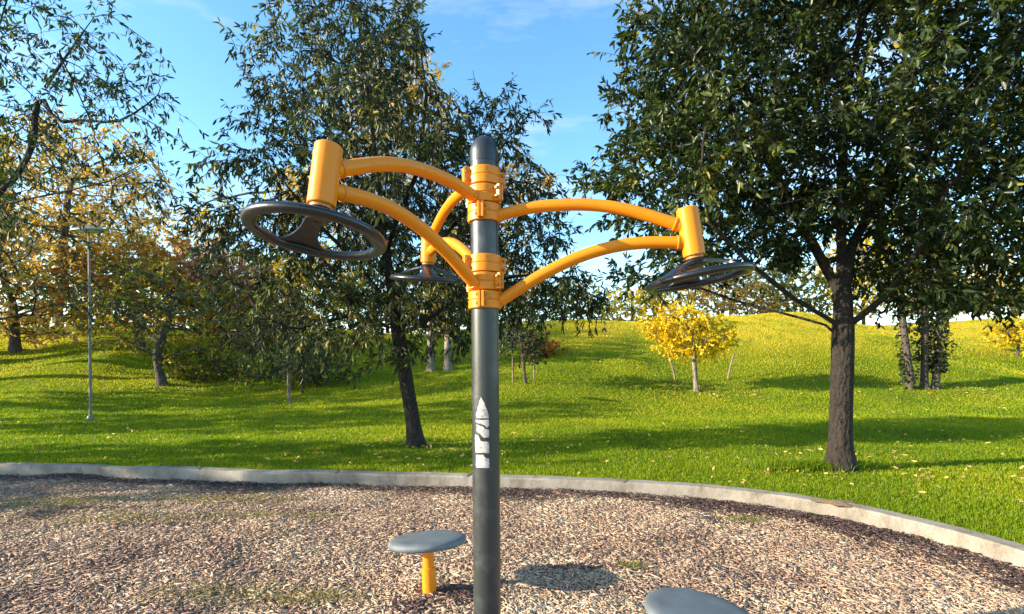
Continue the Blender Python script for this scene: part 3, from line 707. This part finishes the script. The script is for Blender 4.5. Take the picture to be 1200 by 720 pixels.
# neighbouring trees up-sun, just outside the frame, whose long shadows cross the lawn
for lab, x, y, s_ in [('bushy shade tree left of the view beside the play bed', -16.5, 4.7, .85), ('second shade tree left of the view beyond the slender tree', -20.5, 9.6, 1.15), ('third shade tree left of the view below the bank', -26, 13.8, 1.4),
                      ('rounded shade tree left of the view at the bank foot', -22.5, 19.0, 1.7), ('twin crowned shade tree left of the view on the slope', -27.5, 24.0, 1.9), ('tall shade tree left of the view on the lower bank', -31, 19.5, 1.9), ('spreading shade tree left of the view halfway up the bank', -36, 21, 2.3), ('big shade tree left of the view near the crest', -44, 27, 2.3)]:
    z = Hf(x, y); b = np.array([x, y, z])
    tr = np.array([b-[0, 0, .1]]+[b+[0, 0, k*.5*s_] for k in range(1, 8)])
    tree('shade_tree', lab, 'tree', b, [(b+np.array([0, 0, 4.6*s_]), np.array([2.0, 2.0, 2.4])*s_, 1), (b+np.array([.8, -.8, 3.6*s_]), np.array([1.4, 1.4, 1.2])*s_, 1), (b+np.array([-.6, .9, 3.9*s_]), np.array([1.5, 1.5, 1.5])*s_, 1)], [(tr, None)],
         .16*s_, 520, .30, .40, L_MIX, M_BARK_M, .22, .11, 7, 2, .45, group='shade trees left of the view', thin=.03)

# stakes of the golden tree and the dark sapling
def stake(p0, p1, r, lab, grp):
    b = ground_at(*p0); top = at(p1[0], p1[1], b[1]); mb = MB()
    d = top-b; mb.tube([np.array([0, 0, -.2])-d*.05, d*.5, d*.97, d], [r, r, r*.97, r*.8], 10)
    o = mb.build('tree_stake', M_WOODP); o.location = b; tag(o, lab, 'stake', grp)
SG = 'wooden stakes propping the young trees'
stake((793, 446), (783, 415), .035, 'leaning wooden stake left of the small yellow tree', SG)
stake((852, 444), (860, 415), .035, 'leaning wooden stake right of the small yellow tree', SG)
stake((601, 448), (601, 418), .03, 'upright thin stake left of the small dark sapling', SG)
stake((626, 446), (626, 420), .03, 'upright thin stake right of the small dark sapling', SG)

# ---------------------------------------------------------------- lamp post
b = ground_at(106, 492); Yl = b[1]; k = Yl/F
root = empty('street_lamp', b); tag(root, 'slim grey lamp post with a flat wide head on the left lawn', 'lamp post')
hp = (492-271)*k
mb = MB(); mb.tube([[0, 0, -.2], [0, 0, .5], [-.02, 0, hp*.6], [-.04, 0, hp]], [.036, .032, .028, .024], 16); mb.build('pole', M_LAMP, root)
mb = MB(); mb.lathe([(.10, -.05), (.10, .02), (.075, .03), (.06, .09)], 24); mb.build('base_plate', M_LAMP, root)
mb = MB(); Mx = Matrix.Translation((-.06, 0, hp+.02))@Matrix.Diagonal((1.0, .45, 1, 1))
mb.lathe([(.02, .10), (.10, .09), (.30, .05), (.42, .0), (.42, -.03), (.36, -.035)], 32, Mx); hd = mb.build('lamp_head', M_LAMP, root)
mb = MB(); mb.lathe([(.33, -.03), (.25, -.055), (.0, -.065)], 32, Mx); mb.build('lens', M_GLASS, hd)
# poles on the crest
def crest_pole(px, p_top, py, w, Y, m_, lab):
    p = at(px, py, Y); z = Hf(p[0], Y); p[2] = z; top = at(px, p_top, Y)[2]-z
    root = empty('utility_pole', p); tag(root, lab, 'pole', 'poles standing on the crest')
    mb = MB(); mb.tube([[0, 0, -.3], [0, 0, top*.5], [0, 0, top]], [w, w*.92, w*.85], 12); mb.build('pole', m_, root)
    mb = MB(); mb.lathe([(w*1.15, top), (w*1.15, top+.05), (w*.4, top+.12)], 14); mb.build('cap', m_, root)
crest_pole(741, 343, 388, .16, 44, M_DPOLE, 'dark short pole on the crest above the yellow tree')
crest_pole(855, 358, 383, .06, 44, M_LAMP, 'thin white pole on the crest left of the oak')

# ---------------------------------------------------------------- exercise station
PX = np.array([(571.5-CX)/F*2.42, 2.42]); PR = .0635
st = empty('exercise_station', (PX[0], PX[1], 0)); tag(st, 'charcoal steel post with three yellow double arms carrying dark hand wheels', 'exercise equipment')
st.rotation_euler = (0, rad(-.42), 0)
zt = lambda py, Y=2.42: EYE-(py-HY)/F*Y
ZTOP = zt(160)
mb = MB(); mb.lathe([(PR, -.25)]+[(PR, z) for z in np.linspace(0, zt(191), 24)], 56); post = mb.build('post', M_POST, st)
zc = zt(191); hc = ZTOP-zc
cp = [(PR+.0015, zc-.004), (PR+.0015, zc+hc*.32)]+[((PR+.0015)*math.cos(t), zc+hc*.32+hc*.68*math.sin(t)) for t in np.linspace(.1, math.pi/2, 12)]
cp[-1] = (0, ZTOP); mb = MB(); mb.lathe(cp, 56); mb.build('cap', M_CAP, post)
# peeled decal
polys = [[(567, 465), (571, 472), (575.5, 485), (576, 490), (561, 490), (563, 479)],
         [(560, 492), (576, 491.5), (576, 499), (573, 501.5), (571, 498), (562, 495.5)],
         [(562, 497.5), (569, 499.5), (572, 502.5), (576, 503.5), (576, 512.5), (570, 513), (565, 507.5), (561.5, 506)],
         [(560, 509), (564.5, 511), (567, 518.5), (571, 517), (576, 517.5), (576, 531), (560, 530.5)],
         [(561, 533), (569.5, 532.5), (572, 536.5), (576, 537), (576, 548), (561, 548)],
         ]
mb = MB()
cxp, rp = 571.6, 16.0
for pl in polys:
    pl = np.array(pl); y0, y1 = pl[:, 1].min(), pl[:, 1].max(); rows = []
    for yy in np.linspace(y0+.05, y1-.05, max(4, int((y1-y0)*1.6))):
        xs = []
        for i in range(len(pl)):
            p_, q_ = pl[i], pl[(i+1) % len(pl)]
            if (p_[1]-yy)*(q_[1]-yy) < 0: xs.append(p_[0]+(q_[0]-p_[0])*(yy-p_[1])/(q_[1]-p_[1]))
        if len(xs) < 2: continue
        jl, jr = random.uniform(-.6, .7), random.uniform(-.45, .2)
        rows.append((min(xs)+jl, max(xs)+jr, yy))
    V = []; ff = []
    for x0, x1, yy in rows:
        for t in np.linspace(0, 1, 8):
            al = math.asin(max(-.98, min(.98, (x0+(x1-x0)*t-cxp)/rp)))
            V.append([(PR+.0012)*math.sin(al), -(PR+.0012)*math.cos(al), zt(yy, 2.42-.05)])
    for i in range(len(rows)-1):
        for j in range(7): ff.append((i*8+j, i*8+j+1, (i+1)*8+j+1, (i+1)*8+j))
    mb.add(V, ff)
mb.build('decal', M_STICK, post)
# pale scuffs low on the post
# arms
dirs = {'back': np.array([math.cos(rad(115)), math.sin(rad(115))]), 'near': np.array([math.cos(rad(231.5)), math.sin(rad(231.5))]), 'side': np.array([.9925, -.122])}
for k_ in dirs: dirs[k_] = dirs[k_]/np.linalg.norm(dirs[k_])
def plane_pt(px, py, d):
    t = (px-CX)/F; r = (t*PX[1]-PX[0])/(d[0]-t*d[1]); Y = PX[1]+r*d[1]
    return r, EYE-(py-HY)/F*Y
d = dirs['side']
upper = [(.058, plane_pt(588, 253.5, d)[1])]+[plane_pt(*q, d) for q in [(605, 248.5), (630, 243.5), (665, 241), (700, 241.5), (735, 246.5), (770, 256), (806, 268)]]
lower = [(.055, plane_pt(586, 356, d)[1])]+[plane_pt(*q, d) for q in [(606, 342.5), (640, 322), (680, 303), (720, 291), (760, 286), (808, 286.5)]]
hub_t = plane_pt(809, 246, d); hub_b = plane_pt(817.5, 302, d)
CH = (zt(199)-zt(262))/3
def cat(pts, n=10):
    p = [np.array(q) for q in pts]; p = [2*p[0]-p[1]]+p+[2*p[-1]-p[-2]]; out = []
    for i in range(1, len(p)-2):
        for t in np.linspace(0, 1, n, endpoint=False):
            a_, b_, c_, d_ = p[i-1], p[i], p[i+1], p[i+2]
            out.append(.5*((2*b_)+(-a_+c_)*t+(2*a_-5*b_+4*c_-d_)*t*t+(-a_+3*b_-3*c_+d_)*t**3))
    out.append(p[-2]); return np.array(out)
TR = .0275; CR = .0765
def collar(zc, ang):
    root_ = None
    h = CH/2-.0022
    mb = MB()
    mb.lathe([(PR+.002, -h), (CR-.003, -h), (CR, -h+.003), (CR, -.004), (CR-.003, -.001), (CR-.003, .001), (CR, .004), (CR, h-.003), (CR-.003, h), (PR+.002, h)], 56)
    for sgn in (1, -1):
        Mr = Matrix.Rotation(ang+sgn*math.pi/2, 4, 'Z')
        for t in (-1, 1): mb.box((CR+.010, t*.0085, 0), (.034, .012, h*1.86), Mr, .002)
    c = mb.build('collar', M_YEL, st); c.location = (0, 0, zc)
    for sgn in (1, -1):
        for zz in (-.5, .5):
            Mr = Matrix.Rotation(ang+sgn*math.pi/2, 4, 'Z')@Matrix.Translation((CR+.014, 0, zz*h))@Matrix.Rotation(math.pi/2, 4, 'X')
            mb = MB(); mb.lathe([(.0085, -.022), (.0085, -.016), (.0045, -.0155), (.0045, .0155), (.0085, .016), (.0085, .023), (.005, .025)], 6, Mr)
            mb.build('bolt', M_BOLT, c, 20)
WR = .212; WT = .0175
def wheel(parent, loc, tilt_axis, tilt, phase):
    # rim with its slightly flattened section
    mb = MB(); pr = [(WR+WT*1.15*math.cos(t), WT*.95*math.sin(t)) for t in np.linspace(0, 2*math.pi, 18, endpoint=False)]
    mb.lathe(pr, 84, closed=True)
    w = mb.build('wheel', M_WHEEL, parent); w.location = loc
    w.rotation_mode = 'QUATERNION'; w.rotation_quaternion = Quaternion(tilt_axis, tilt)@Quaternion((0, 0, 1), phase)
    dish = .070
    for k in range(3):
        a0 = k*2*math.pi/3; mb = MB(); n = 22; V = []
        for i in range(n):
            s = i/(n-1); r = .034+(WR-.004-.034)*s; z = dish*(1-s**1.7)*1.0+.002
            hw = .027+.010*(1-s)**3+.066*s**5+.014*s**2
            hw = min(hw, r*.80)
            dr = (WR-.034)/(n-1); slope = math.atan2(dish*1.7*s**.7, WR-.034)
            for u_, zt_ in [(-1, -.5), (-.93, .3), (-.8, .5), (0, .62), (.8, .5), (.93, .3), (1, -.5), (.8, -.6), (0, -.62), (-.8, -.6)]:
                an = a0+u_*hw/max(r, .04)
                V.append([r*math.cos(an), r*math.sin(an), z+zt_*.013])
        m_ = 10; ff = []
        for i in range(n-1):
            for j in range(m_): ff.append((i*m_+j, (i+1)*m_+j, (i+1)*m_+(j+1) % m_, i*m_+(j+1) % m_))
        ff.append(tuple(range(m_))); ff.append(tuple((n-1)*m_+j for j in range(m_-1, -1, -1)))
        mb.add(V, ff); mb.build('spoke', M_WHEEL, w, 50)
    mb = MB(); mb.lathe([(.0, dish-.022), (.028, dish-.022), (.046, dish-.010), (.050, dish+.006), (.040, dish+.014), (.034, dish+.030)], 36); mb.build('hub_boss', M_WHEEL, w)
    return w
ZU = [zt(199)-CH*(k+.5) for k in range(3)]; ZL = [zt(300)-CH*(k+.5) for k in range(3)]
hubs = {}
for slot, (nm, ph) in enumerate([('back', .785), ('near', .26), ('side', 1.69)]):
    d = dirs[nm]; ang = math.atan2(d[1], d[0]); dz = CH*(2-slot); rs = .875 if nm == 'near' else 1.0
    collar(ZU[slot], ang); collar(ZL[slot], ang)
    for prof in (upper, lower):
        dz = CH*(2-slot)-(.012 if nm == 'near' else 0); c = cat(prof); c[:, 1] += dz; c[:, 0] = .055+(c[:, 0]-.055)*rs
        # start inside the collar
        pts = np.array([[r*d[0], r*d[1], z] for r, z in c])
        mb = MB(); mb.tube(pts, TR, 22); arm_ = mb.build('arm_tube', M_YEL, st)
        for e_ in (0, 1):      # weld bead where the tube meets the collar and the hub
            rr_ = CR-.001 if e_ == 0 else .055+(hub_t[0]-.055)*rs-.045
            k_ = int(np.argmin(np.abs(c[:, 0]-rr_))); k_ = min(max(k_, 1), len(pts)-2); tg = pts[k_+1]-pts[k_-1]; tg /= np.linalg.norm(tg)
            u_ = np.cross(tg, [0, 0, 1.]); u_ /= np.linalg.norm(u_); w_ = np.cross(tg, u_); V_ = []; f_ = []
            for i_ in range(40):
                a_ = i_*2*math.pi/40
                for j_ in range(8):
                    b_ = j_*2*math.pi/8; q_ = .0052+.0009*math.sin(i_*2.5)
                    V_.append(pts[k_]+(u_*math.cos(a_)+w_*math.sin(a_))*(TR+q_*math.cos(b_)*.8)+tg*q_*math.sin(b_))
            for i_ in range(40):
                for j_ in range(8): f_.append((i_*8+j_, ((i_+1) % 40)*8+j_, ((i_+1) % 40)*8+(j_+1) % 8, i_*8+(j_+1) % 8))
            mb = MB(); mb.add(V_, f_); mb.build('weld_bead', M_YEL, arm_)
    dr_ = (hub_t[0]-.055)*(1-rs); ht = np.array([(hub_t[0]-dr_)*d[0], (hub_t[0]-dr_)*d[1], hub_t[1]+dz]); hb = np.array([(hub_b[0]-dr_)*d[0], (hub_b[0]-dr_)*d[1], hub_b[1]+dz])
    ax = Vector(ht-hb); Lh = ax.length; q = ax.to_track_quat('Z', 'Y'); HR = .0475
    mb = MB(); mb.lathe([(HR*.95, 0), (HR, .003)]+[(HR, Lh*t) for t in (.3, .6, .9)]+[(HR, Lh-.006), (HR-.006, Lh), (HR-.012, Lh-.001), (0, Lh-.001)], 44)
    hub = mb.build('hub', M_YEL, st); hub.location = hb; hub.rotation_mode = 'QUATERNION'; hub.rotation_quaternion = q
    mb = MB(); mb.lathe([(HR*.80, -.012), (HR*.80, .001)], 32); mb.build('bearing_ring', M_BOLT, hub)
    axn = ax.normalized(); tilt = rad(9.5)
    tax = Vector((d[1], -d[0], 0))     # outer edge up
    n_ = Quaternion(tax, tilt)@Vector((0, 0, 1))
    wloc = Vector(hb)-n_*(.070+.032)
    wheel(st, wloc, tax, tilt, ang+ph); hubs[nm] = wloc

# ---------------------------------------------------------------- stools
def stool(d, lab, base_xy, dz=0.):
    s = empty('stool', (base_xy[0], base_xy[1], 0)); tag(s, lab, 'stool', 'round stools under the wheels')
    tax = Vector((-d[1], d[0], 0)); tilt = rad(8)
    s.rotation_mode = 'QUATERNION'; s.rotation_quaternion = Quaternion(tax, tilt)
    mb = MB(); mb.lathe([(.044, -.15), (.044, .165), (.041, .168)], 32); sp_ = mb.build('stool_post', M_YEL, s)
    mb = MB(); mb.lathe([(.036, .168), (.036, .305)], 32); mb.build('spindle', M_YEL, sp_)
    mb = MB(); prof = [(0, .292), (.10, .292), (.17, .296), (.222, .305)]+[(.224+.026*math.cos(t), .328+.024*math.sin(t)) for t in np.linspace(-1.3, 1.2, 10)]+[(.225, .3545), (.19, .357), (.09, .360), (0, .361)]
    mb.lathe(prof, 72); seat = mb.build('seat', M_SEAT, s, 50)
    mb = MB(); mb.lathe([(.06, .285), (.062, .293), (.036, .296)], 32); mb.build('mount_plate', M_BOLT, seat)
    s.location.z = dz
    return s
bs = [(503.5-CX)/F*3.306, 3.306]
stool(dirs['back'], 'grey round stool on a yellow stem beside the steel post', bs)
bs2 = PX+dirs['side']*(hub_b[0]-.035)
stool(dirs['side'], 'grey round stool cut off by the bottom edge of the photo', bs2-np.array([0, .03]), .035)

# ---------------------------------------------------------------- fallen leaves
n_ = 700
Y = np.exp(rng.uniform(math.log(5), math.log(20), n_)); X = rng.uniform(-1, 1, n_)*Y; ok = bed_dist(X, Y) > .3; X, Y = X[ok], Y[ok]
for px_, py_, q_, s__ in ((812, 459, 260, 1.1), (985, 550, 150, .9), (488, 523, 160, 1.0), (1083, 456, 260, 1.3), (190, 451, 260, 1.5), (339, 472, 80, .9)):
    g_ = ground_at(px_, py_); X = np.concatenate([X, rng.normal(g_[0]+.4, s__, q_)]); Y = np.concatenate([Y, rng.normal(g_[1], s__*.7, q_)])
P_ = np.stack([X, Y, H(X, Y)+.025+.025*rng.random(len(X))], 1); A_ = rand_unit(len(X)); A_[:, 2] *= .3
o = leaf_mesh('fallen_leaves', P_, A_, rng.uniform(.04, .08, len(X))*(1+Y*.02), rng.uniform(.018, .036, len(X)), rng.random(len(X)), L_TAN, None)
tag(o, 'scattered tan fallen leaves on the lawn grass', None, None, 'stuff')

# ---------------------------------------------------------------- camera, light, world
cam = bpy.data.cameras.new('camera'); co = bpy.data.objects.new('camera', cam); COL.objects.link(co)
co.location = (0, 0, EYE); co.rotation_euler = (rad(90), 0, 0)
cam.sensor_width = 36; cam.lens = 36*F/1200; cam.shift_y = (HY-360)/1200; cam.clip_end = 3000; cam.clip_start = .05
scene.camera = co
EL, AZ = 18.0, 11.5          # sun to the left, slightly behind the camera
sd = Vector((math.cos(rad(EL))*math.cos(rad(AZ)), math.cos(rad(EL))*math.sin(rad(AZ)), -math.sin(rad(EL))))
sl = bpy.data.lights.new('sun', 'SUN'); sl.energy = 4.6; sl.angle = rad(.5); sl.color = (1.0, .90, .72)
so = bpy.data.objects.new('sun', sl); COL.objects.link(so); so.rotation_euler = sd.to_track_quat('-Z', 'Y').to_euler(); so.location = (-20, -3, 12)
w = bpy.data.worlds.new('World'); scene.world = w; w.use_nodes = True
nt = w.node_tree; bg = nt.nodes['Background']; sky = nt.nodes.new('ShaderNodeTexSky'); sky.sky_type = 'NISHITA'
sky.sun_disc = False; sky.sun_elevation = rad(EL); sky.sun_rotation = rad(-(90+AZ)); sky.air_density = 1.0; sky.dust_density = .4; sky.ozone_density = 2.0
hs = nt.nodes.new('ShaderNodeHueSaturation'); hs.inputs['Saturation'].default_value = 1.2; hs.inputs['Hue'].default_value = .494; hs.inputs['Value'].default_value = 1.12
nt.links.new(sky.outputs[0], hs.inputs['Color']); tc = nt.nodes.new('ShaderNodeTexCoord'); mpg = nt.nodes.new('ShaderNodeMapping'); mpg.inputs['Scale'].default_value = (1.2, 1.2, 4.5); mpg.inputs['Location'].default_value = (.35, .2, .1)
nz = nt.nodes.new('ShaderNodeTexNoise'); nz.inputs['Scale'].default_value = 2.2; nz.inputs['Detail'].default_value = 7; nz.inputs['Roughness'].default_value = .58
nt.links.new(tc.outputs['Generated'], mpg.inputs['Vector']); nt.links.new(mpg.outputs[0], nz.inputs['Vector'])
cr = ramp(nt.nodes, [(.50, (0, 0, 0)), (.80, (.55, .55, .55))]); nt.links.new(nz.outputs['Fac'], cr.inputs['Fac'])
cm = nt.nodes.new('ShaderNodeMix'); cm.data_type = 'RGBA'; nt.links.new(cr.outputs[0], cm.inputs[0]); nt.links.new(hs.outputs[0], cm.inputs[6]); cm.inputs[7].default_value = (3.6, 3.7, 3.9, 1)
nt.links.new(cm.outputs[2], bg.inputs['Color']); bg.inputs['Strength'].default_value = .15
vs = scene.view_settings; scene.display_settings.display_device = 'sRGB'
vs.view_transform = 'Standard'; vs.look = 'None'; vs.exposure = 1.42; vs.gamma = 1; vs.use_curve_mapping = False
scene.cycles.max_bounces = 6; scene.cycles.transparent_max_bounces = 4; scene.cycles.use_denoising = True
